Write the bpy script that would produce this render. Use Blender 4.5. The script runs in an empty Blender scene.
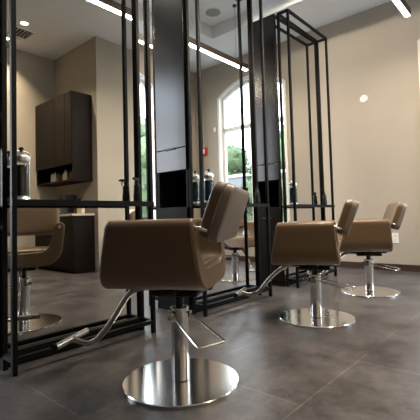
import bpy, bmesh, math, random
from mathutils import Vector, Matrix
random.seed(7)
PI = math.pi
S = bpy.context.scene
COL = S.collection

# ---------------------------------------------------------------- materials
def mat(name, color=(.5,.5,.5), rough=.5, metal=0.0, emit=None, strength=0, noise=None, bump=0, bscale=200, spec=.5, trans=0, coat=0, ior=1.45, stretch=(1,1,1)):
    m = bpy.data.materials.new(name); m.use_nodes = True
    nt = m.node_tree; b = nt.nodes['Principled BSDF']
    b.inputs['Base Color'].default_value = (*color, 1)
    b.inputs['Roughness'].default_value = rough
    b.inputs['Metallic'].default_value = metal
    b.inputs['Specular IOR Level'].default_value = spec
    b.inputs['Transmission Weight'].default_value = trans
    b.inputs['Coat Weight'].default_value = coat
    b.inputs['IOR'].default_value = ior
    if emit:
        b.inputs['Emission Color'].default_value = (*emit, 1)
        b.inputs['Emission Strength'].default_value = strength
    if noise or bump:
        tc = nt.nodes.new('ShaderNodeTexCoord'); mp = nt.nodes.new('ShaderNodeMapping')
        mp.inputs['Scale'].default_value = stretch
        nt.links.new(tc.outputs['Object'], mp.inputs['Vector'])
    if noise:                                            # (scale, amount)
        n = nt.nodes.new('ShaderNodeTexNoise'); n.inputs['Scale'].default_value = noise[0]; n.inputs['Detail'].default_value = 5
        nt.links.new(mp.outputs['Vector'], n.inputs['Vector'])
        r = nt.nodes.new('ShaderNodeValToRGB'); a = noise[1]
        r.color_ramp.elements[0].position = .3; r.color_ramp.elements[1].position = .7
        r.color_ramp.elements[0].color = (*[c*(1-a) for c in color], 1)
        r.color_ramp.elements[1].color = (*[min(1, c*(1+a)) for c in color], 1)
        nt.links.new(n.outputs['Fac'], r.inputs['Fac']); nt.links.new(r.outputs['Color'], b.inputs['Base Color'])
    if bump:
        n2 = nt.nodes.new('ShaderNodeTexNoise'); n2.inputs['Scale'].default_value = bscale
        nt.links.new(mp.outputs['Vector'], n2.inputs['Vector'])
        bp = nt.nodes.new('ShaderNodeBump'); bp.inputs['Strength'].default_value = bump; bp.inputs['Distance'].default_value = .002
        nt.links.new(n2.outputs['Fac'], bp.inputs['Height']); nt.links.new(bp.outputs['Normal'], b.inputs['Normal'])
    return m

def floor_mat():
    m = bpy.data.materials.new('concrete_look_tile'); m.use_nodes = True
    nt = m.node_tree; N = nt.nodes; L = nt.links; b = N['Principled BSDF']
    tc = N.new('ShaderNodeTexCoord')
    # rotate so that the long side of a tile runs along y
    mp = N.new('ShaderNodeMapping'); mp.inputs['Rotation'].default_value = (0,0,PI/2); mp.inputs['Location'].default_value = (.81, .42, 0)
    L.new(tc.outputs['Object'], mp.inputs['Vector'])
    br = N.new('ShaderNodeTexBrick'); br.offset = .5
    br.inputs['Scale'].default_value = 1; br.inputs['Brick Width'].default_value = 1.2; br.inputs['Row Height'].default_value = .6
    br.inputs['Mortar Size'].default_value = .003; br.inputs['Mortar Smooth'].default_value = .3
    br.inputs['Color1'].default_value = (.92,.92,.92,1); br.inputs['Color2'].default_value = (1.08,1.06,1.04,1)
    br.inputs['Mortar'].default_value = (1.9,1.85,1.8,1)
    L.new(mp.outputs['Vector'], br.inputs['Vector'])
    n1 = N.new('ShaderNodeTexNoise'); n1.inputs['Scale'].default_value = 3.0; n1.inputs['Detail'].default_value = 12; n1.inputs['Roughness'].default_value = .82
    L.new(tc.outputs['Object'], n1.inputs['Vector'])
    r = N.new('ShaderNodeValToRGB'); e = r.color_ramp.elements
    e[0].position = .36; e[1].position = .68
    e[0].color = (.018,.0165,.0165,1); e[1].color = (.14,.131,.132,1)
    L.new(n1.outputs['Fac'], r.inputs['Fac'])
    mp2 = N.new('ShaderNodeMapping'); mp2.inputs['Rotation'].default_value = (0,0,.6); mp2.inputs['Scale'].default_value = (11,3,1)
    L.new(tc.outputs['Object'], mp2.inputs['Vector'])
    n2 = N.new('ShaderNodeTexNoise'); n2.inputs['Scale'].default_value = 1.0; n2.inputs['Detail'].default_value = 10; n2.inputs['Roughness'].default_value = .8
    L.new(mp2.outputs['Vector'], n2.inputs['Vector'])
    mr = N.new('ShaderNodeMapRange'); mr.inputs['To Min'].default_value = .35; mr.inputs['To Max'].default_value = 1.65
    L.new(n2.outputs['Fac'], mr.inputs['Value'])
    mx = N.new('ShaderNodeMix'); mx.data_type = 'RGBA'; mx.blend_type = 'MULTIPLY'; mx.inputs[0].default_value = 1
    L.new(r.outputs['Color'], mx.inputs[6]); L.new(br.outputs['Color'], mx.inputs[7])
    mx2 = N.new('ShaderNodeMix'); mx2.data_type = 'RGBA'; mx2.blend_type = 'MULTIPLY'; mx2.inputs[0].default_value = 1
    L.new(mx.outputs[2], mx2.inputs[6]); L.new(mr.outputs['Result'], mx2.inputs[7])
    L.new(mx2.outputs[2], b.inputs['Base Color'])
    b.inputs['Specular IOR Level'].default_value = .36
    rr = N.new('ShaderNodeMapRange'); rr.inputs['To Min'].default_value = .22; rr.inputs['To Max'].default_value = .42
    L.new(n1.outputs['Fac'], rr.inputs['Value']); L.new(rr.outputs['Result'], b.inputs['Roughness'])
    bp = N.new('ShaderNodeBump'); bp.inputs['Strength'].default_value = .12; bp.inputs['Distance'].default_value = .003
    L.new(n2.outputs['Fac'], bp.inputs['Height']); L.new(bp.outputs['Normal'], b.inputs['Normal'])
    return m

M = {}
M['floor'] = floor_mat()
M['wall'] = mat('wall_paint', (.395,.35,.29), .75, noise=(1.5,.03), bump=.05, bscale=300)
M['bounce_cut_wall'] = mat('wall_darkened_to_cut_bounce', (.07,.065,.06), .7, noise=(1.5,.03))  # for the unseen wall behind the camera, darkened to cut bounced light
M['ceiling'] = mat('ceiling_paint', (.80,.815,.83), .85, noise=(2,.02))
M['base'] = mat('baseboard_wood', (.045,.025,.018), .45, noise=(6,.2), stretch=(1,1,8))
M['white'] = mat('white_paint', (.78,.77,.74), .5, noise=(3,.02))
M['blackmetal'] = mat('black_powder_coat', (.004,.004,.0045), .5, metal=.0, spec=.16, bump=.05, bscale=600)
M['mirror'] = mat('mirror_silver', (.80,.81,.79), .0, metal=1)
M['espresso'] = mat('espresso_laminate', (.0075,.005,.004), .42, noise=(7,.35), stretch=(1,1,.08), spec=.12)
M['espresso_gloss'] = mat('espresso_satin_panel', (.008,.006,.0055), .25, noise=(6,.15), stretch=(1,1,.08), spec=.75, coat=.0)
M['nicheblack'] = mat('niche_black', (.004,.004,.004), .7)
M['shelfstone'] = mat('dark_shelf_surface', (.030,.032,.035), .3, noise=(20,.2))
M['vinyl'] = mat('taupe_vinyl', (.158,.101,.055), .36, noise=(4,.06), bump=.10, bscale=420, spec=.5)
M['vinyl_daylit'] = mat('taupe_vinyl_daylit', (.24,.205,.165), .42, noise=(4,.06), bump=.10, bscale=420)  # vinyl of the backrest rear, paler because daylight is painted into its colour
M['piping'] = mat('vinyl_piping', (.17,.12,.075), .4, noise=(30,.05))
M['chrome'] = mat('chrome', (.86,.85,.83), .14, metal=1, noise=(3,.02))
M['brushed'] = mat('brushed_steel', (.62,.58,.53), .20, metal=1, noise=(40,.08), stretch=(1,1,.1))
M['black'] = mat('black_plastic', (.008,.008,.008), .35, noise=(10,.1))
M['steelsilver'] = mat('silver_handle_metal', (.75,.75,.75), .32, metal=1, noise=(10,.03))
M['glass'] = mat('clear_glass', (.95,.97,.97), .02, trans=1, noise=None)
M['bluefluid'] = mat('blue_disinfectant', (.012,.075,.16), .1, noise=(5,.1), spec=.8)
M['darkfluid'] = mat('dark_violet_disinfectant', (.020,.008,.022), .1, noise=(5,.2), spec=.8)
M['counter'] = mat('pale_counter', (.52,.46,.38), .35, noise=(12,.06))
M['cream'] = mat('cream_bottle', (.72,.66,.52), .4, noise=(8,.05))
M['amber'] = mat('brown_bottle', (.16,.07,.03), .3, noise=(8,.1))
M['red'] = mat('red_alarm_plastic', (.45,.02,.015), .4, noise=(8,.05))
M['led'] = mat('led_diffuser', (1,1,1), .5, emit=(1,.86,.68), strength=9)
M['fixture'] = mat('bronze_fixture_body', (.045,.032,.024), .4, noise=(6,.1))
M['down'] = mat('downlight_lamp', (1,1,1), .5, emit=(1,.78,.52), strength=14)
M['grille'] = mat('grey_grille', (.33,.33,.33), .7, noise=(60,.3))
M['seatwhite'] = mat('white_shell', (.82,.80,.76), .35, noise=(3,.02))
M['leaf'] = mat('leaf_green', (.13,.18,.08), .7, noise=(2.2,.5))
M['leaf2'] = mat('leaf_deep_green', (.08,.12,.055), .7, noise=(2.2,.5))
M['bark'] = mat('bark', (.10,.07,.05), .9, noise=(9,.3))
M['bounce_ground'] = mat('pale_bounce_ground', (.36,.37,.37), .9, noise=(1.4,.3))  # outdoor ground made pale so it bounces daylight up to the ceiling
M['houseext'] = mat('pale_siding', (.24,.24,.24), .7, noise=(2,.05))
M['roofext'] = mat('grey_roof', (.38,.38,.40), .8, noise=(3,.1))
M['paneext'] = mat('dark_window_pane', (.06,.08,.10), .1, noise=(3,.1))

# ---------------------------------------------------------------- helpers
def obj(name, bm, m, parent=None, smooth=False, bevel=0, kind=None, segs=2, ang=40):
    me = bpy.data.meshes.new(name)
    bmesh.ops.recalc_face_normals(bm, faces=bm.faces[:])
    bm.to_mesh(me); bm.free()
    o = bpy.data.objects.new(name, me); COL.objects.link(o)
    me.materials.append(m)
    if smooth:
        for p in me.polygons: p.use_smooth = True
        me.set_sharp_from_angle(angle=math.radians(38))
    if bevel:
        b = o.modifiers.new('bevel', 'BEVEL'); b.width = bevel; b.segments = segs; b.limit_method = 'ANGLE'; b.angle_limit = math.radians(ang)
        if smooth: b.harden_normals = False
    if parent: o.parent = parent
    if kind: o['kind'] = kind
    return o

def box(bm, x0, x1, y0, y1, z0, z1):
    v = [bm.verts.new((x, y, z)) for x in (x0, x1) for y in (y0, y1) for z in (z0, z1)]
    for f in ((0,1,3,2),(4,6,7,5),(0,4,5,1),(2,3,7,6),(0,2,6,4),(1,5,7,3)):
        bm.faces.new([v[i] for i in f])
    return bm
def bx(*a): return box(bmesh.new(), *a)

def lathe(bm, prof, cx=0, cy=0, n=32, z0=0):
    rings = []
    for r, z in prof:
        rings.append([bm.verts.new((cx+r*math.cos(2*PI*i/n), cy+r*math.sin(2*PI*i/n), z+z0)) for i in range(n)])
    for a, b in zip(rings, rings[1:]):
        for i in range(n): bm.faces.new((a[i], a[(i+1)%n], b[(i+1)%n], b[i]))
    bm.faces.new(rings[0][::-1]); bm.faces.new(rings[-1])
    return bm

def tube(bm, pts, r, n=10, closed=False, flat=1.0, ref=None):
    """round (or flattened) tube along a smooth path"""
    P = [Vector(p) for p in pts]; k = len(P); rings = []
    up0 = Vector(ref) if ref else Vector((0,0,1))
    for i, p in enumerate(P):
        if closed: t = (P[(i+1)%k]-P[i-1]).normalized()
        else: t = (P[min(i+1,k-1)]-P[max(i-1,0)]).normalized()
        up = up0 if abs(t.dot(up0)) < .97 else Vector((0,1,0))
        a = t.cross(up).normalized(); b = a.cross(t).normalized()
        rings.append([bm.verts.new(p + a*r*math.cos(2*PI*j/n) + b*r*flat*math.sin(2*PI*j/n)) for j in range(n)])
    for i in range(k if closed else k-1):
        A = rings[i]; B = rings[(i+1)%k]
        for j in range(n): bm.faces.new((A[j], A[(j+1)%n], B[(j+1)%n], B[j]))
    if not closed:
        bm.faces.new(rings[0][::-1]); bm.faces.new(rings[-1])
    return bm

def spline(pts, per=6):
    P = [Vector(p) for p in pts]; out = []
    Q = [P[0]*2-P[1]] + P + [P[-1]*2-P[-2]]
    for i in range(1, len(Q)-2):
        for s in range(per):
            t = s/per; a, b, c, d = Q[i-1:i+3]
            out.append(.5*((2*b)+(c-a)*t+(2*a-5*b+4*c-d)*t*t+(3*b-a-3*c+d)*t**3))
    out.append(P[-1]); return out

def rrect(w, h, r, n=5):
    pts = []
    for cx, cy, a0 in ((w/2-r, h/2-r, 0), (-w/2+r, h/2-r, 90), (-w/2+r, -h/2+r, 180), (w/2-r, -h/2+r, 270)):
        for i in range(n+1):
            a = math.radians(a0+90*i/n); pts.append((cx+r*math.cos(a), cy+r*math.sin(a)))
    return pts

def thing(name, label, cat, loc=(0,0,0), rz=0, group=None):
    o = bpy.data.objects.new(name, None); COL.objects.link(o)
    o.empty_display_size = .1; o.location = loc; o.rotation_euler = (0,0,rz)
    o['label'] = label; o['category'] = cat
    if group: o['group'] = group
    return o
def tag(o, label, cat, group=None, kind=None):
    o['label'] = label; o['category'] = cat
    if group: o['group'] = group
    if kind: o['kind'] = kind
    return o
def struct(name, bm, m, parent=None, **k):
    o = obj(name, bm, m, parent, **k)
    if parent is None: o['kind'] = 'structure'
    return o
def copy_tree(root, loc, rz, label):
    r = root.copy(); COL.objects.link(r); r.location = loc; r.rotation_euler = (0,0,rz); r['label'] = label
    for ch in list(root.children):
        c = ch.copy(); COL.objects.link(c); c.parent = r
        for g in list(ch.children):
            d = g.copy(); COL.objects.link(d); d.parent = c
    return r

# ---------------------------------------------------------------- room
YW = 5.45; ZC = 3.576; ZT = 3.77          # far wall, ceiling, tray ceiling
XR = 2.93; XA = 4.24; XL = -2.67; YB = -3.6; YE = 3.27
TX0, TX1, TY0, TY1 = -2.11, 1.73, -2.6, 4.6
W = .18
struct('floor', bx(XL-W, XA+W, YB-W, YW+W, -.12, 0), M['floor'])

# ceiling with a raised tray
bm = bmesh.new()
box(bm, XL-W, TX0, YB-W, YW+W, ZC, ZC+.45); box(bm, TX1, XA+W, YB-W, YW+W, ZC, ZC+.45)
box(bm, TX0, TX1, YB-W, TY0, ZC, ZC+.45); box(bm, TX0, TX1, TY1, YW+W, ZC, ZC+.45)
box(bm, TX0, TX1, TY0, TY1, ZT, ZC+.45)
struct('ceiling', bm, M['ceiling'])

def arch_wall(u0, u1, z1, a0, a1, zs, zspr, zcr, d0, d1, axis, extra=()):
    """wall u0..u1 x 0..z1 with an opening a0..a1, sill zs, springing zspr, crown zcr; axis 'x' runs along x (faces y)"""
    n = 16; arc = []
    for i in range(n+1):
        u = a0+(a1-a0)*i/n; s = (2*i/n-1)
        arc.append((u, zspr+(zcr-zspr)*(1-s*s)))
    bm = bmesh.new()
    def quadcol(p):                     # extruded polygon
        def V(u, z, d): return bm.verts.new((u, d, z) if axis == 'x' else (d, u, z))
        A = [V(u, z, d0) for u, z in p]; B = [V(u, z, d1) for u, z in p]
        bm.faces.new(A); bm.faces.new(B[::-1])
        for i in range(len(p)): bm.faces.new((A[i], A[(i+1)%len(p)], B[(i+1)%len(p)], B[i]))
    quadcol([(u0,0),(a0,0),(a0,z1),(u0,z1)]); quadcol([(a1,0),(u1,0),(u1,z1),(a1,z1)])
    if zs > 0: quadcol([(a0,0),(a1,0),(a1,zs),(a0,zs)])
    for (ua, za), (ub, zb) in zip(arc, arc[1:]): quadcol([(ua,za),(ub,zb),(ub,z1),(ua,z1)])
    return bm, arc

# far wall with the big arched window (right part of it stands outside the frame, seen in the mirrors)
FW = (1.0, 2.34, .60, 2.93, 3.17)
bm, arcF = arch_wall(XL-W, XR+W, ZC, FW[0], FW[1], FW[2], FW[3], FW[4], YW, YW+W, 'x')
struct('wall_back', bm, M['wall'])
# left wall with a second arched window beyond the island
LW = (2.75, 4.17, .60, 2.93, 3.17)
L2 = (-1.15, .62, .45, 2.98, 3.25)
bm, arcL = arch_wall(1.7, YW, ZC, LW[0], LW[1], LW[2], LW[3], LW[4], XL-W, XL, 'y')
bm2, arcL2 = arch_wall(YB-W, 1.7, ZC, L2[0], L2[1], L2[2], L2[3], L2[4], XL-W, XL, 'y')
me = bpy.data.meshes.new('tmp'); bm2.to_mesh(me); bm2.free(); bm.from_mesh(me)
struct('wall_left', bm, M['wall'])
RW = (4.16, 5.2, .30, 2.93, 3.17)  # unseen window in the right wall, added to light backrests and floor
bm, arcR = arch_wall(YE, YW, ZC, RW[0], RW[1], RW[2], RW[3], RW[4], XR, XR+W, 'y')
struct('wall_right', bm, M['wall'])
struct('wall_alcove_back', bx(XR+W, XA+W, YE, YE+W, 0, ZC), M['wall'])
struct('wall_alcove_side', bx(XA, XA+W, YB-W, YE, 0, ZC), M['wall'])
struct('wall_front', bx(XL, XA, YB-W, YB, 0, ZC), M['bounce_cut_wall'])

def window(name, a0, a1, zs, zspr, zcr, d, out, axis, nv=2):
    """white casing, sash bars and glass filling an arched opening; d = inner face of the wall, out = direction outwards"""
    root = bpy.data.objects.new(name, None); COL.objects.link(root); root['kind'] = 'structure'
    def arcz(u, ins=0):
        s = (2*(u-a0)/(a1-a0)-1); return zspr+(zcr-zspr)*(1-s*s)-ins
    def frame(nm, ins0, ins1, t0, t1):
        bm = bmesh.new(); n = 18
        def P(ins):
            us = [a0+ins+(a1-a0-2*ins)*i/n for i in range(n+1)]
            return [(a0+ins, zs+ins)]+[(u, arcz(u)-ins) for u in us]+[(a1-ins, zs+ins)]
        A, B = P(ins0), P(ins1); k = len(A)
        def V(u, z, t): return bm.verts.new((u, d+out*t, z) if axis == 'x' else (d+out*t, u, z))
        a = [V(u,z,t0) for u,z in A]; a2 = [V(u,z,t1) for u,z in A]; b = [V(u,z,t0) for u,z in B]; b2 = [V(u,z,t1) for u,z in B]
        for i in range(k):
            j = (i+1) % k
            bm.faces.new((a[i],a[j],b[j],b[i])); bm.faces.new((a2[i],b2[i],b2[j],a2[j])); bm.faces.new((a[i],a2[i],a2[j],a[j])); bm.faces.new((b[i],b[j],b2[j],b2[i]))
        return obj(nm, bm, M['white'], root)
    frame('window_casing', -.018, .025, -.02, .12)
    frame('window_frame', .0255, .07, .06, .12)
    bm = bmesh.new()
    def bar(u0,u1,z0,z1):
        if axis == 'x': box(bm, u0,u1, d+out*.06, d+out*.11, z0,z1)
        else: box(bm, d+out*.06, d+out*.11, u0,u1, z0,z1)
    bar(a0+.05, a1-.05, 2.31, 2.38)
    mid = (a0+a1)/2
    bar(mid-.03, mid+.03, zs+.05, zcr-.05)
    obj('glazing_bars', bm, M['white'], root)
    bm = bmesh.new()
    if axis == 'x': box(bm, a0-.06, a1+.06, d-out*.06, d+out*.05, zs-.04, zs+.002)
    else: box(bm, d-out*.06, d+out*.05, a0-.06, a1+.06, zs-.04, zs+.002)
    obj('window_sill', bm, M['white'], root)
    return root
window('window_1', *FW, YW, 1, 'x')
window('window_2', *LW, XL, -1, 'y')
window('window_3', *L2, XL, -1, 'y')
window('added_fill_window', *RW, XR, 1, 'y')

# baseboards
def bb(n, *a): struct(n, bx(*a), M['base'])
bb('baseboard_back', XL, XR-.015, YW-.015, YW, 0, .085)
bb('baseboard_right', XR-.015, XR, YE, YW, 0, .085)
bb('baseboard_left', XL, XL+.015, YB, YW-.015, 0, .085)
bb('baseboard_alcove', XA-.015, XA, YB, YE-.4, 0, .085)

# ---------------------------------------------------------------- lights
def spot(parent_name, loc, power, size=1.9, blend=.8, color=(1,.80,.56), r=.05):
    l = bpy.data.lights.new(parent_name, 'SPOT'); l.energy = power; l.spot_size = size; l.spot_blend = blend; l.color = color; l.shadow_soft_size = r
    o = bpy.data.objects.new(parent_name, l); COL.objects.link(o); o.location = loc; return o

def led_fixture(x, y0, y1, label):
    t = thing('linear_pendant_light', label, 'ceiling light', (x, (y0+y1)/2, 2.90), 0, None)
    h = (y1-y0)/2
    obj('lamp_body', bx(-.032,.032,-h,h, .0,.075), M['fixture'], t, bevel=.003)
    obj('diffuser', bx(-.024,.024,-h+.004,h-.004, -.008,.0), M['led'], t)
    for yy in (-h+.25, 0, h-.25):
        obj('suspension_cable', tube(bmesh.new(), [(0,yy,.075),(0,yy,ZT-2.90)], .0022, 6), M['fixture'], t)
        obj('ceiling_cap', lathe(bmesh.new(), [(.03,0),(.03,.02)], 0, yy, 16, ZT-2.90-.02), M['fixture'], t)
    l = bpy.data.lights.new('led_light', 'AREA'); l.shape = 'RECTANGLE'; l.size = .045; l.size_y = y1-y0-.02; l.energy = LED_W; l.color = (1,.84,.66)
    o = bpy.data.objects.new('led_light', l); COL.objects.link(o); o.parent = t; o.location = (0,0,-.011)
    return t
LED_W = 62
led_fixture(1.085, 1.75, 4.60, 'linear LED pendant over the salon chairs, its end at the photo top right')
led_fixture(-1.46, 1.75, 4.60, 'linear LED pendant on the far side of the mirror row, seen through the gap')

def downlight(x, y, z, label, power, group=None, size=1.9, blend=.8, color=(1,.80,.56)):
    t = thing('recessed_downlight', label, 'ceiling light', (x, y, z), 0, group)
    bm = bmesh.new()
    n = 28; r0, r1 = .048, .068
    ri = [[bm.verts.new((r*math.cos(2*PI*i/n), r*math.sin(2*PI*i/n), zz)) for i in range(n)] for r, zz in ((r0,-.001),(r0,-.006),(r1,-.006),(r1,-.001))]
    for a in range(4):
        A, B = ri[a], ri[(a+1)%4]
        for i in range(n): bm.faces.new((A[i],A[(i+1)%n],B[(i+1)%n],B[i]))
    obj('trim_ring', bm, M['white'], t)
    obj('lamp', lathe(bmesh.new(), [(.047,-.004),(.047,-.001)], n=24), M['down'], t)
    s = spot('downlight_lamp', (0,0,-.012), power, size, blend, color); s.parent = t
    return t
downlight(3.30, 2.36, ZC, 'warm recessed downlight, bright spot near the photo top left', 190)
downlight(3.95, 2.36, ZC, 'warm recessed downlight closest to the alcove side wall, glimpsed between the left posts', 160)
for x, y in ((-1.3,3.98),(-.2,3.98),(.6,3.98),(1.1,1.4),(-1.3,1.4)):
    downlight(x, y, ZT, 'round white recessed downlight in the raised tray ceiling', 42 if y > 3 else 40, 'downlights of the raised tray ceiling', 2.95 if y > 3 else 2.2, .3, (1,.88,.72))

# ceiling speaker and vent
t = thing('ceiling_speaker', 'round grey flush ceiling speaker in the raised tray', 'speaker', (1.425, 4.275, ZT))
obj('speaker_rim', lathe(bmesh.new(), [(.125,-.008),(.125,-.0005)], n=36), M['white'], t)
obj('speaker_grille', lathe(bmesh.new(), [(.11,-.012),(.11,-.008)], n=36), M['grille'], t)
t = thing('ceiling_vent', 'square white ceiling air vent with dark louvres beside the alcove downlight', 'vent', (3.62, 2.44, ZC))
bm = bmesh.new()
for r in ((-.17,.17,-.17,-.14),(-.17,.17,.14,.17),(-.17,-.14,-.14,.14),(.14,.17,-.14,.14)): box(bm, *r, -.012, -.0005)
obj('vent_frame', bm, M['white'], t)
obj('vent_throat', bx(-.14,.14,-.14,.14,-.003,-.0005), M['nicheblack'], t)
bm = bmesh.new()
for i in range(6): yy = -.12+i*.048; box(bm, -.14,.14, yy-.008, yy+.008, -.011, -.004)
obj('louvre', bm, M['grille'], t)

# ---------------------------------------------------------------- styling islands
D = .1315; TT = 2.98; SH = .870; P = .025
def station(a, b, side, x0, label, turn=0):
    """mirror with an open box frame of square black tube; side=+1 faces +x, -1 faces -x"""
    t = thing('mirror_station', label, 'mirror', (x0, a, 0), 0, None)
    w = b-a; s = side
    def B(xa, xb, ya, yb, za, zb): return bx(min(s*xa,s*xb), max(s*xa,s*xb), ya, yb, za, zb)
    for (px, nm) in ((.0,'mirror_post'), (D,'front_post')):
        for y in (0, w):
            yy = (y, y+P) if y == 0 else (y-P, y)
            if px == 0: o = B(0, P, yy[0], yy[1], 0, TT)
            else: o = B(D-P/2, D+P/2, yy[0], yy[1], 0, TT)
            obj(nm, o, M['blackmetal'], t, bevel=.0015)
    # long rails at the mirror and at the front, top and bottom
    for z in (.062, TT-P):
        obj('mirror_rail', B(0, P, P, w-P, z, z+P), M['blackmetal'], t)
        obj('front_rail', B(D-P/2, D+P/2, P, w-P, z, z+P), M['blackmetal'], t)
        for y in (0, w-P): obj('cross_rail', B(P, D-P/2, y, y+P, z, z+P), M['blackmetal'], t)
    obj('shelf', B(P+.001, D+P/2, .0+P, w-P, SH-.012, SH), M['shelfstone'], t)
    obj('shelf_rail', B(D+P/2, D+P/2+.006, -.001, w+.001, SH-.030, SH+.003), M['blackmetal'], t)
    # the pane reaches down to the bottom rail
    if turn:
        o = obj('mirror_pane', bx(-.006, .0, -w+.008, 0, .064, TT-.004), M['mirror'], t)
        o.location = (0, w-.004, 0); o.rotation_euler = (0, 0, -turn)
    else: obj('mirror_pane', B(-.006, .0, .004, w-.004, .064, TT-.004), M['mirror'], t)
    return t
ST = [(.8077,1.7254), (2.2169,3.1602), (3.6596,4.628)]
names = ['nearest the camera', 'middle of the row', 'last in the row, its frame top fully in view']
back = ['nearest the camera', 'in the middle of the row', 'last in the row']
CW = .377
for i, (a, b) in enumerate(ST):
    station(a, b, 1, .0, 'tall mirror in black box frame, '+names[i], math.radians(.9) if i == 2 else 0)
    station(a, b, -1, -CW, 'black framed mirror on the hidden side of the tower '+back[i])
    # dark storage tower carrying both mirrors
    t = thing('storage_tower', ['dark brown storage tower behind the mirror nearest the camera', 'dark glossy storage tower with black niche, rising behind the nearest chair', 'dark brown storage tower with top edge in view, beside the last mirror'][i], 'cabinet', (-CW/2, a, 0))
    w = b-a; hx = CW/2-.0065; fx = hx-(.017 if i == 2 else 0)
    zn0, zn1 = .845, 1.147
    bm = bmesh.new()
    box(bm, -hx, fx, 0.0, w, 0, zn0); box(bm, -hx, fx, .0, w, zn1, TT)
    box(bm, -hx, fx, .26, w, zn0, zn1)
    box(bm, -hx, -hx+.018, 0, .26, zn0, zn1); box(bm, fx-.018, fx, 0, .26, zn0, zn1)
    obj('tower_body', bm, M['espresso'], t)
    bm = bmesh.new(); q = .004
    box(bm, -hx+.0185, fx-.0185, .255, .2595, zn0+.001, zn1-.001)
    box(bm, -hx+.0185, fx-.0185, .001, .255, zn0+.0005, zn0+.004)
    box(bm, -hx+.0185, fx-.0185, .001, .255, zn1-.004, zn1-.0005)
    box(bm, -hx+.0185, -hx+.022, .001, .255, zn0+.004, zn1-.004); box(bm, fx-.022, fx-.0185, .001, .255, zn0+.004, zn1-.004)
    obj('niche_lining', bm, M['nicheblack'], t)
    # upper door, drawer and lower door on the side that faces the gap
    d = obj('door', bx(-hx+.012, fx, -.018, -.001, 1.332, TT-.002), M['espresso_gloss'], t, bevel=.002)
    obj('drawer', bx(-hx+.012, fx, -.018, -.001, zn1, 1.326), M['espresso_gloss'], t, bevel=.002)
    obj('handle', bx(-.06, .06, -.030, -.0185, 1.321, 1.337), M['black'], d, bevel=.002)
    dr = obj('drawer', bx(-hx+.012, fx, -.018, -.001, .735, zn0), M['espresso'], t, bevel=.002)
    ld = obj('door', bx(-hx+.012, fx, -.018, -.001, .06, .729), M['espresso'], t, bevel=.002)
    obj('handle', bx(-.06, .06, -.030, -.0185, .724, .740), M['black'], ld, bevel=.002)

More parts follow.
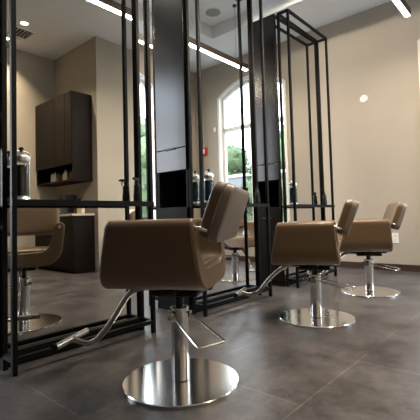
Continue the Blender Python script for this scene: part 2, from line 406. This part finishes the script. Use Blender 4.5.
# ---------------------------------------------------------------- salon chairs
def make_chair(label, loc, rz, zoff=0, pump=0):
    t = thing('salon_chair', label, 'chair', loc, rz, None)
    # local frame: sits facing -x, near side -y
    # floor disc
    obj('base_disc', lathe(bmesh.new(), [(.2675,0.0),(.2675,.009),(.2645,.0125),(.0405,.0125)], n=72), M['chrome'], t, smooth=True)
    sh = -zoff
    obj('hydraulic_column', lathe(bmesh.new(), [(.041,.016),(.041,.325-sh*.5),(.0425,.327-sh*.5),(.0425,.342-sh*.5),(.038,.346-sh*.5)], n=32), M['chrome'], t, smooth=True)
    obj('piston', lathe(bmesh.new(), [(.021,.340-sh*.5),(.021,.405-sh)], n=20), M['black'], t, smooth=False)
    bm = bx(-.11,.11,-.09,.09,.405-sh,.425-sh); box(bm, -.16,.16,-.03,.03,.425-sh,.445-sh); box(bm, -.03,.03,-.16,.16,.425-sh,.445-sh)
    obj('seat_plate', bm, M['black'], t, bevel=.004)
    # pump lever: a wire loop to the rear with a pivot block
    z1 = .305-sh*.5; xe, ze = .265, .232
    Q = Matrix.Rotation(pump-rz, 4, 'Z')            # the pump stays with the base while the seat swivels
    pts = [(.0,-.047,z1),(.03,-.049,z1-.002),(xe-.03,-.066,ze+.006),(xe-.004,-.066,ze),(xe,-.055,ze-.001),(xe,.055,ze-.001),(xe-.004,.066,ze),(xe-.03,.066,ze+.006),(.03,.049,z1-.002),(.0,.047,z1)]
    q2 = []
    for u, v in zip(pts, pts[1:]):
        for k in range(3): q2.append(Q @ Vector(u).lerp(Vector(v), k/3))
    q2.append(Q @ Vector(pts[-1]))
    obj('pump_lever', tube(bmesh.new(), q2, .0046, 8), M['chrome'], t, smooth=True)
    bm = bx(-.022,.022,-.054,-.041,z1-.02,z1+.016); box(bm, -.022,.022,.041,.054,z1-.02,z1+.016); box(bm,-.054,-.040,-.03,.03,z1-.018,z1+.012)
    tube(bm, [(-.054,-.02,z1),(-.080,-.02,z1)], .007, 10)
    bmesh.ops.transform(bm, matrix=Q, verts=bm.verts[:])
    obj('pump_bracket', bm, M['brushed'], t, bevel=.002)
    # footrest arm and T bar
    fz = .158
    pts = [(-.10,0,.432-sh),(-.20,0,.425-sh),(-.26,0,.39-sh),(-.34,0,.275),(-.41,0,.190),(-.455,0,fz),(-.50,0,fz-.004),(-.567,0,fz+.012)]
    obj('footrest_arm', tube(bmesh.new(), spline(pts, 5), .015, 12, flat=.75, ref=(0,1,0)), M['brushed'], t, smooth=True)
    bm = tube(bmesh.new(), [(-.567,-.135,fz+.012),(-.567,.135,fz+.012)], .0165, 18)
    obj('footrest_bar', bm, M['brushed'], t)
    for p in t.children[-1].data.polygons: p.use_smooth = len(p.vertices) == 4
    for s in (-1,1): obj('bar_end_cap', tube(bmesh.new(), [(-.567,s*.135,fz+.012),(-.567,s*.141,fz+.012)], .0175, 18), M['black'], t)
    # U shaped upholstered shell: both arms and the seat base in one sweep
    zb, zt = .450+zoff, .752+zoff; ho, th, R = .288, .068, .12
    def arc(cy, cz, r, a0, a1, n):
        return [(cy+r*math.cos(math.radians(a0+(a1-a0)*i/n)), cz+r*math.sin(math.radians(a0+(a1-a0)*i/n))) for i in range(n+1)]
    ytop = ho+.004; yb = ho-.012            # arms lean outwards a little
    Ri = .075; ib = zb+.094
    def resample(p, n):
        d = [0]
        for u, v in zip(p, p[1:]): d.append(d[-1]+math.hypot(v[0]-u[0], v[1]-u[1]))
        out = []; k = 0
        for i in range(n):
            q = d[-1]*i/(n-1)
            while k < len(p)-2 and d[k+1] < q: k += 1
            f = (q-d[k])/(d[k+1]-d[k]); out.append((p[k][0]+(p[k+1][0]-p[k][0])*f, p[k][1]+(p[k+1][1]-p[k][1])*f))
        return out
    oh = arc(0, 0, R, 270, 360, 8); oh = [(yb-R+y, zb+R+z) for y, z in oh]
    hh = [(0, zb-.004)] + oh + [(ytop, zt-th/2)]
    ih = [(yb-th-.010-Ri+y, ib+Ri+z) for y, z in arc(0, 0, Ri, 270, 360, 8)]
    ii = [(0, ib-.002)] + ih + [(ytop-th, zt-th/2)]
    NH = 15
    oh = resample(hh, NH); ih = resample(ii, NH)
    outer = [(-y, z) for y, z in oh[:0:-1]] + oh
    inner = ih[::-1] + [(-y, z) for y, z in ih[1:]]
    topR = arc(ytop-th/2, zt-th/2, th/2, 0, 180, 8)[1:-1]
    topL = arc(-ytop+th/2, zt-th/2, th/2, 0, 180, 8)[1:-1]
    prof = outer + topR + inner + topL
    def ends(z):
        k = max(0, min(1, (z-zb)/(zt-zb)))
        return (-.283+.064*k, .182-.029*k)
    # inset profile for the rounded front and rear edges
    n = len(prof); cen = []
    def inset(amt):
        out = []
        for i, (y, z) in enumerate(prof):
            a = Vector(prof[i-1]); b = Vector(prof[(i+1) % n]); tt = (b-a)
            if tt.length < 1e-9: out.append((y, z)); continue
            tt.normalize(); nn = Vector((-tt.y, tt.x))
            out.append((y+nn.x*amt, z+nn.y*amt))
        return out
    stations = []
    e = .012
    for f, dx in ((0,0),):
        pass
    rings = []
    bm = bmesh.new()
    seq = [('f',0,e*.9),('f',e*.12,e*.45),('f',e*.45,e*.14),('f',e,0),('m',.5,0),('r',e,0),('r',e*.45,e*.14),('r',e*.12,e*.45),('r',0,e*.9)]
    for kind, off, ins in seq:
        pr = inset(ins); ring = []
        for (y, z), (y0, z0) in zip(pr, prof):
            xf, xr = ends(z0)
            x = xf+off if kind == 'f' else xr-off if kind == 'r' else (xf+xr)/2
            ring.append(bm.verts.new((x, y, z)))
        rings.append(ring)
    for A, B in zip(rings, rings[1:]):
        for i in range(n): bm.faces.new((A[i], A[(i+1)%n], B[(i+1)%n], B[i]))
    # end faces: strips between outer and inner sides of the U
    no = len(outer); nt_ = len(topR)
    caps = []
    for ring in (rings[0], rings[-1]):
        O = ring[:no]; TR = ring[no:no+nt_]; I = ring[no+nt_:2*no+nt_]; TL = ring[2*no+nt_:]
        I = I[::-1]                                     # now runs left to right like O
        for i in range(no-1): caps.append(bm.faces.new((O[i], O[i+1], I[i+1], I[i])))
        caps.append(bm.faces.new([O[-1]]+TR+[I[-1]])); caps.append(bm.faces.new([I[0]]+TL+[O[0]]))
    nq = len(bm.faces)-len(caps)
    sh_o = obj('seat_shell', bm, M['vinyl'], t, smooth=True)
    for p in sh_o.data.polygons:
        if p.index >= nq: p.use_smooth = False
    # piping seam round the front and the rear edge
    for nm, idx in (('piping', 3), ('piping', 5)):
        x_of = lambda z: ends(z)[0]+e*1.1 if idx == 3 else ends(z)[1]-e*1.1
        pth = [(x_of(z), y, z) for y, z in (outer+topR[:4])]
        pth = [(x_of(z), y, z) for y, z in topL[4:]+outer+topR[:3]]
        obj('piping', tube(bmesh.new(), pth, .0026, 6), M['piping'], t, smooth=True)
    # seat cushion
    bm = bmesh.new()
    L0 = [(x, y) for x, y in rrect(.385, 2*(ho-th)-.04, .05)]
    rings = []
    for z, k in ((ib-.005, .98), (ib+.004, 1.0), (ib+.010, .99), (ib+.016, .95), (ib+.021, .80), (ib+.023, .5)):
        rings.append([bm.verts.new((x*k-.045, y*k, z)) for x, y in L0])
    for A, B in zip(rings, rings[1:]):
        for i in range(len(A)): bm.faces.new((A[i], A[(i+1)%len(A)], B[(i+1)%len(A)], B[i]))
    bm.faces.new(rings[0][::-1]); bm.faces.new(rings[-1])
    obj('seat_cushion', bm, M['vinyl'], t, smooth=True)
    # backrest pad, leaning back
    W2, H2, T2 = .50, .245, .088
    lean = math.radians(20)
    Rm = Matrix.Translation((.238, 0, .776+zoff)) @ Matrix.Rotation(lean, 4, 'Y')
    def padhalf(sgn, mname, nm):
        bm = bmesh.new(); R0 = rrect(W2, H2, .05, 6); rr = []
        for tx, k in ((.0,1.0),(.30,1.0),(.43,.965),(.48,.90),(.5,.80),(.505,.4)):
            rr.append([bm.verts.new(Rm @ Vector((sgn*tx*T2*1.0 + (.010*(1-(y/(W2/2))**2) if 1 else 0), y*(1-(1-k)*H2/W2), z*k))) for y, z in R0])
        for A, B in zip(rr, rr[1:]):
            for i in range(len(A)): bm.faces.new((A[i], A[(i+1)%len(A)], B[(i+1)%len(A)], B[i]))
        bm.faces.new(rr[-1])
        return obj(nm, bm, M[mname], t, smooth=True)
    fr = padhalf(-1, 'vinyl', 'backrest')
    bk = padhalf(1, 'vinyl_daylit', 'backrest_rear_panel'); bk['label'] = 'rear panel of the backrest, daylight painted in as paler grey'
    pth = [Rm @ Vector((.002+.010*(1-(y/(W2/2))**2), y*1.004, z*1.006)) for y, z in rrect(W2, H2, .05, 6)]
    obj('piping', tube(bmesh.new(), pth, .003, 6, closed=True), M['piping'], t, smooth=True)
    # chrome pins joining arms and backrest, and the round bolt on each arm front
    for s in (-1, 1):
        bm = tube(bmesh.new(), [(.140,s*(ytop-.030),zt-.038),(.175,s*(ytop-.030),zt-.040),(.200,s*(.245),zt-.050)], .0085, 10)
        tube(bm, [(.148,s*(ytop-.030),zt-.038),(.164,s*(ytop-.030),zt-.039)], .014, 14)
        obj('backrest_pin', bm, M['chrome'], t, smooth=True)
        xf = ends(zt-.03)[0]
        bm = tube(bmesh.new(), [(xf+.006,s*(ytop-th/2),zt-.034),(xf-.004,s*(ytop-th/2),zt-.034),(xf-.006,s*(ytop-th/2),zt-.034)], .011, 16)
        obj('arm_bolt', bm, M['chrome'], t)
    return t
CX = .8364
make_chair('taupe salon chair nearest the camera, on a round chrome floor disc', (CX,1.28,0), math.radians(28), 0, math.radians(-14))
make_chair('taupe salon chair in the middle of the row of three', (CX,2.6585,0), math.radians(22), -.045, math.radians(10))
make_chair('taupe salon chair farthest away, by the beige wall and its outlet', (CX-.025,3.8357,0), math.radians(27), -.052, 0)

# ---------------------------------------------------------------- things on the shelves
def jar(x, y, fluid, label):
    t = thing('disinfectant_jar', label, 'jar', (x, y, SH))
    obj('jar_foot', lathe(bmesh.new(), [(.046,0),(.046,.006),(.040,.016),(.036,.022)], n=28), M['steelsilver'], t)
    obj('liquid', lathe(bmesh.new(), [(.0380,.0235),(.0380,.185)], n=28), M[fluid], t)
    bm = bmesh.new()
    n = 28; rr = [[bm.verts.new((r*math.cos(2*PI*i/n), r*math.sin(2*PI*i/n), z)) for i in range(n)] for r, z in ((.041,.0225),(.041,.205),(.0385,.205),(.0385,.0225))]
    for a in range(4):
        for i in range(n): bm.faces.new((rr[a][i], rr[a][(i+1)%n], rr[(a+1)%4][(i+1)%n], rr[(a+1)%4][i]))
    obj('glass_cylinder', bm, M['glass'], t, smooth=True)
    obj('lid', lathe(bmesh.new(), [(.044,.2055),(.045,.215),(.045,.228),(.040,.236),(.015,.252),(.008,.256)], n=28), M['steelsilver'], t)
    obj('knob', lathe(bmesh.new(), [(.006,.256),(.006,.264),(.012,.268),(.013,.276),(.008,.282)], n=16), M['black'], t)
    bm = tube(bmesh.new(), [(.043,0,.19),(.043,0,.18)], .004, 8)
    for s in (-1,1): tube(bm, spline([(0,s*.044,.222),(0,s*.050,.238),(0,s*.036,.256),(0,s*.01,.262)],4), .003, 6)
    obj('lid_bail', bm, M['steelsilver'], t)
    return t
jar(.077, .882, 'darkfluid', 'glass disinfectant jar with dark liquid and domed metal lid on the shelf nearest the camera')
jar(.077, 2.375, 'bluefluid', 'glass disinfectant jar with blue liquid on the middle mirror shelf')
jar(.077, 3.745, 'bluefluid', 'glass disinfectant jar with blue liquid on the shelf of the last mirror')
def sprayer(x, y, rz, label):
    t = thing('spray_bottle', label, 'bottle', (x, y, SH), rz)
    obj('bottle_body', lathe(bmesh.new(), [(.025,0),(.027,.006),(.026,.05),(.022,.09),(.024,.115),(.013,.125),(.012,.135)], n=24), M['black'], t, smooth=False)
    for p in t.children[-1].data.polygons: p.use_smooth = len(p.vertices) == 4
    bm = lathe(bmesh.new(), [(.014,.135),(.014,.148),(.008,.15)], n=16)
    box(bm, -.016,.040,-.008,.008,.150,.168); box(bm, .040,.050,-.006,.006,.153,.164)
    tube(bm, spline([(.022,0,.150),(.030,0,.138),(.026,0,.122)],4), .004, 8)
    obj('trigger_head', bm, M['black'], t, bevel=.0015)
    return t
sprayer(.062, 1.655, -1.2, 'black trigger spray bottle on the right end of the shelf nearest the camera')
sprayer(.062, 3.085, -1.2, 'black trigger spray bottle on the right end of the middle shelf')
sprayer(.062, 4.545, -1.2, 'black trigger spray bottle on the right end of the last shelf')
sprayer(-CW-.065, 2.30, 2.2, 'black trigger spray bottle glimpsed in the gap left of the middle tower')

# ---------------------------------------------------------------- things on the far wall
t = thing('round_wall_plate', 'round white cover plate high on the beige wall', 'wall plate', (.279, YW, 2.345))
t.rotation_euler = (PI/2, 0, 0)
obj('plate', lathe(bmesh.new(), [(.055,0.0005),(.055,.008),(.048,.014)], n=40), M['white'], t)
obj('centre_dot', lathe(bmesh.new(), [(.014,.014),(.012,.018)], n=20), M['white'], t)
t = thing('wall_outlet', 'white rectangular electrical outlet low on the beige wall behind the farthest chair', 'outlet', (.60, YW, .425))
obj('outlet_plate', bx(-.042,.042,-.008,-.0005,-.066,.066), M['white'], t, bevel=.002)
bm = bmesh.new()
for z in (-.027,.027): box(bm, -.018,.018,-.011,-.008, z-.017, z+.017)
obj('socket', bm, M['cream'], t, bevel=.001)
t = thing('fire_alarm', 'small red fire alarm strobe seen in the middle mirror', 'alarm', (2.70, YW, 2.0))
obj('alarm_housing', bx(-.06,.06,-.045,-.0005,-.08,.08), M['red'], t, bevel=.02)
obj('strobe_lens', bx(-.025,.025,-.062,-.045,-.035,.055), M['white'], t, bevel=.005)
tag(obj('wall_sensor', bx(2.42,2.46,YW-.025,YW-.0005,2.34,2.42), M['white'], bevel=.003), 'small white sensor box on the beige wall above the blue jar reflection', 'sensor')

# ---------------------------------------------------------------- alcove joinery (seen in the nearest mirror)
t = thing('wall_cabinet', 'dark brown three-door wall cabinet with an open niche, seen in the nearest mirror', 'cabinet', (3.07, YE, 1.36))
w = XA-.02-3.07; dp = .345; H = 1.33
bm = bmesh.new()
box(bm, 0,.02,-dp+.02,-.001,0,H); box(bm, w-.02,w,-dp+.02,-.001,0,H); box(bm, .02,w-.02,-dp+.02,-.001,H-.02,H); box(bm, .02,w-.02,-dp+.02,-.001,0,.025)
box(bm, .02,w-.02,-dp+.02,-.001,.245,.265); box(bm, .02,w-.02,-.012,-.001,.025,H-.02)
obj('cabinet_body', bm, M['espresso'], t)
xs = [.002, .26, .52, w-.002]
xs = [.002, .19, .49, w-.002]
for a, b in zip(xs, xs[1:]): obj('door', bx(a+.003,b-.003,-dp,-dp+.0195,.248,H-.002), M['espresso'], t, bevel=.0015)
def bottle(name, x, y, z, r, h, m, label, cap='black', neck=.35):
    t = thing(name, label, 'bottle', (x, y, z), 0, 'bottles and jars in the alcove')
    obj('bottle_body', lathe(bmesh.new(), [(r*.95,0),(r,.004),(r,h*.68),(r*.7,h*.78),(r*neck,h*.82),(r*neck,h*.86)], n=20), M[m], t)
    obj('cap', lathe(bmesh.new(), [(r*neck*1.25,h*.86),(r*neck*1.2,h)], n=16), M[cap], t)
desc = ['cream','amber','cream','black','cream','amber','cream']
words = {'cream':'cream','amber':'brown','black':'black'}
pos = ['next to the open right end','second from the right end','third from the right end','in the middle','fourth from the left','third from the left','second from the left']
for i, (x, r, h, c) in enumerate(((3.15,.030,.17,'cream'),(3.24,.026,.15,'amber'),(3.40,.03,.19,'cream'),(3.47,.022,.14,'cream'),(3.60,.035,.15,'amber'),(3.74,.028,.18,'cream'),(3.83,.026,.17,'cream'))):
    bottle('product_bottle', x, YE-.25, 1.386, r, h, c, f'small {words[c]} product bottle in the wall cabinet niche, {pos[i]}')
t = thing('base_cabinet', 'dark brown base cabinet with pale counter, seen in the nearest mirror behind the reflected chair', 'cabinet', (3.03, YE, 0))
w = XA-.02-3.03; dp = .36
bm = bx(0,w,-dp+.02,-.001,.07,.84); box(bm, .0,w,-dp+.05,-.001,0,.07)
obj('cabinet_body', bm, M['espresso'], t)
for a, b in ((.002,.395),(.397,.79),(.792,w-.002)):
    d = obj('door', bx(a+.0015,b-.0015,-dp,-dp+.0195,.075,.835), M['espresso'], t, bevel=.0015)
obj('countertop', bx(-.015,w,-dp-.015,-.001,.841,.872), M['counter'], t, bevel=.002)
CT = .872
for x, r, h, c, l in ((3.085,.036,.24,'cream','tall cream pump bottle on the alcove counter near its open end'),(3.165,.034,.22,'cream','cream pump bottle on the alcove counter, left of the tall one in the mirror'),(3.26,.030,.15,'amber','small brown bottle on the alcove counter beside the cream ones')):
    bottle('pump_bottle', x, 3.10, CT, r, h, c, l)
t = thing('coffee_machine', 'small black coffee machine on the alcove counter', 'coffee machine', (3.54, 3.10, CT))
bm = bx(-.085,.085,-.09,.12,0,.03); box(bm, -.085,.085,.03,.12,.03,.22); box(bm, -.085,.085,-.09,.12,.22,.30)
obj('machine_body', bm, M['black'], t, bevel=.008)
obj('spout', lathe(bmesh.new(), [(.012,.19),(.018,.219)], 0, -.04, 14), M['steelsilver'], t)
obj('carafe', lathe(bmesh.new(), [(.05,.031),(.055,.06),(.05,.12),(.035,.14)], 0, -.035, 20), M['paneext'], t)
obj('drip_tray', bx(-.06,.06,-.088,.02,.0302,.0306), M['steelsilver'], t)

# white shell chair waiting by the right wall (seen in the nearest mirror)
t = thing('shell_chair', 'white shell waiting chair on thin black legs, seen in the nearest mirror beside the wall', 'chair', (2.55, 3.52, 0), math.radians(180))
bm = bmesh.new()
g = []
for i in range(13):
    s = i/12
    if s < .5: x = -.24+.40*(s/.5); z = .44-.02*math.sin(PI*s/.5)
    else: q = (s-.5)/.5; x = .16+.12*math.sin(q*PI/2)*.9; z = .44+.46*q**1.25
    row = []
    for j in range(11):
        y = (j/10-.5); hw = .46 if s < .5 else .46-.10*((s-.5)/.5)**2
        lift = .10*abs(y*2)**3*(1 if s < .8 else .4)
        row.append(bm.verts.new((x-(.08*abs(y*2)**2 if s > .5 else 0), y*hw, z+(lift if s < .5 else lift*.3))))
    g.append(row)
for A, B in zip(g, g[1:]):
    for j in range(10): bm.faces.new((A[j],A[j+1],B[j+1],B[j]))
o = obj('seat_shell', bm, M['seatwhite'], t, smooth=True)
so = o.modifiers.new('thick', 'SOLIDIFY'); so.thickness = .018; so.offset = 1
for sx, sy in ((-1,-1),(-1,1),(1,-1),(1,1)):
    obj('leg', tube(bmesh.new(), [(sx*.13+.0,sy*.13,.41),(sx*.22,sy*.22,0)], .010, 10), M['blackmetal'], t)
obj('leg_frame', tube(tube(tube(bmesh.new(), [(-.13,-.13,.405),(-.13,.13,.405)], .009, 8), [(.13,-.13,.405),(.13,.13,.405)], .009, 8), [(-.13,0,.405),(.13,0,.405)], .009, 8), M['blackmetal'], t)

# ---------------------------------------------------------------- outdoors
bm = bmesh.new()
box(bm, -30, 34, YW+W+.02, 45, -.45, -.25); box(bm, -30, XL-W-.02, -14, YW+W+.02, -.45, -.25)
box(bm, XA+W+.02, 34, -14, YW+W+.02, -.45, -.25); box(bm, XL-W-.02, XA+W+.02, -14, YB-W-.02, -.45, -.25)
struct('ground', bm, M['bounce_ground'])
def tree(name, x, y, h, r, m, label, n=4200, trunk=True):
    t = thing(name, label, 'tree' if trunk else 'shrub', (x, y, -.25), random.random()*6, 'greenery outside the windows')
    bm = bmesh.new(); lobes = []
    for i in range(9):
        a = random.random()*6.28; rr = r*.55*random.random()**.5
        lobes.append((Vector((rr*math.cos(a), rr*math.sin(a), h-r*1.0+random.uniform(-.55,.55)*r)), r*random.uniform(.45,.7)))
    for i in range(n):
        c, lr = random.choice(lobes)
        d = Vector((random.gauss(0,1), random.gauss(0,1), random.gauss(0,1))).normalized()
        p = c + d*lr*random.uniform(.75,1.05)
        if p.z < .05: p.z = .05
        s = random.uniform(.06,.12)*max(.7, r*.6); a = Vector((random.gauss(0,1),random.gauss(0,1),random.gauss(0,.5))).normalized(); b = d.cross(a).normalized()
        v = [bm.verts.new(p+a*s), bm.verts.new(p+b*s*.5), bm.verts.new(p-a*s), bm.verts.new(p-b*s*.5)]
        bm.faces.new(v)
    for c, lr in lobes:                          # dense inner mass of each lobe
        ret = bmesh.ops.create_icosphere(bm, subdivisions=2, radius=lr*.84, matrix=Matrix.Translation(c))
        for v in ret['verts']:
            v.co += Vector((random.gauss(0,1), random.gauss(0,1), random.gauss(0,1)))*lr*.05
            v.co.z = max(v.co.z, .04)
    obj('foliage', bm, M[m], t)
    if trunk:
        obj('trunk', tube(bmesh.new(), [(0,0,0),(.04,0,h*.3),(0,.05,h-r)], .09+r*.03, 8), M['bark'], t)
tree('leafy_tree', 6.75, 10.8, 3.9, 1.35, 'leaf', 'bright green leafy tree outside the arched window in the mirrors, on its left')
tree('leafy_tree', 7.6, 16.0, 5.2, 1.6, 'leaf2', 'deeper green tree outside the arched window, behind the bright one')
tree('leafy_tree', 3.9, 11.2, 4.2, 1.25, 'leaf', 'bright green tree outside the arched window, on its right in the mirrors')
tree('leafy_tree', -2.6, 16.5, 4.0, 1.8, 'leaf2', 'distant green tree beyond the back wall')
for i, (x, y) in enumerate(((.9,7.4),(2.6,7.5),(4.3,7.4),(6.0,7.6),(-.8,7.6))):
    tree('garden_shrub', x, y, 2.0, .82, 'leaf' if i % 2 else 'leaf2', f'low rounded garden shrub outside the arched window, {["second","third","fourth","fifth","first"][i]} from the left along the wall', 1500, False)
for i, (x, y, h, r) in enumerate(((-6.3,6.9,4.0,1.4),(-8.0,10.6,3.3,1.4),(-6.2,3.2,2.2,1.0),(-5.6,9.6,2.6,1.1))):
    tree('leafy_tree', x, y, h, r, 'leaf', 'green leafy tree outside the left window, '+['middle of the group','farthest one','nearest the window','shorter one in front'][i])
gw = thing('garden_wall', 'pale rendered garden wall with coping behind the round shrubs', 'wall', (4.4, 9.1, -.25))
obj('wall_panel', bx(-5,5,-.08,.08,0,2.17), M['houseext'], gw)
obj('coping', bx(-5.05,5.05,-.12,.12,2.171,2.25), M['white'], gw)
# pale low building beyond the garden
t = thing('distant_house', 'pale low house with grey roof beyond the garden shrubs', 'building', (4.0, 22, -.25))
obj('wall', bx(-7,7,0,5,0,2.5), M['houseext'], t)
bm = bmesh.new()
v = [bm.verts.new(c) for c in ((-7.4,-.4,2.5),(7.4,-.4,2.5),(7.4,5.4,2.5),(-7.4,5.4,2.5),(-6.0,2.5,3.9),(6.0,2.5,3.9))]
for f in ((0,1,5,4),(1,2,5),(2,3,4,5),(3,0,4),(0,3,2,1)): bm.faces.new([v[i] for i in f])
obj('roof', bm, M['roofext'], t)
for x in (-5,-2,1,4): obj('window', bx(x,x+1.1,-.04,-.001,.9,1.9), M['paneext'], t)

# ---------------------------------------------------------------- world
w = bpy.data.worlds.new('overcast_sky'); S.world = w; w.use_nodes = True
nt = w.node_tree; bg = nt.nodes['Background']
tc = nt.nodes.new('ShaderNodeTexCoord'); sp = nt.nodes.new('ShaderNodeSeparateXYZ'); rp = nt.nodes.new('ShaderNodeValToRGB')
nt.links.new(tc.outputs['Generated'], sp.inputs[0]); nt.links.new(sp.outputs['Z'], rp.inputs['Fac'])
rp.color_ramp.elements[0].position = 0; rp.color_ramp.elements[0].color = (.93,.96,1,1)
rp.color_ramp.elements[1].position = .8; rp.color_ramp.elements[1].color = (.62,.78,1,1)
nt.links.new(rp.outputs['Color'], bg.inputs['Color']); bg.inputs['Strength'].default_value = 6.0

# ---------------------------------------------------------------- camera
F = Vector((-0.65895035, 0.75079563, 0.04572045)); R = Vector((0.75046401, 0.66033691, -0.02754896)); U = Vector((0.05087454, -0.01615815, 0.99857433))
cd = bpy.data.cameras.new('camera'); cam = bpy.data.objects.new('camera', cd); COL.objects.link(cam)
cam.matrix_world = Matrix(((R.x,U.x,-F.x,2.1675),(R.y,U.y,-F.y,0),(R.z,U.z,-F.z,.75),(0,0,0,1)))
cd.sensor_width = 36; cd.lens = 389.62*36/420; cd.shift_y = -9.57/420; cd.clip_start = .02; cd.clip_end = 200
S.camera = cam
S.view_settings.view_transform = 'Standard'; S.view_settings.look = 'None'; S.view_settings.gamma = 1; S.view_settings.exposure = 0.6
S.view_settings.use_curve_mapping = False
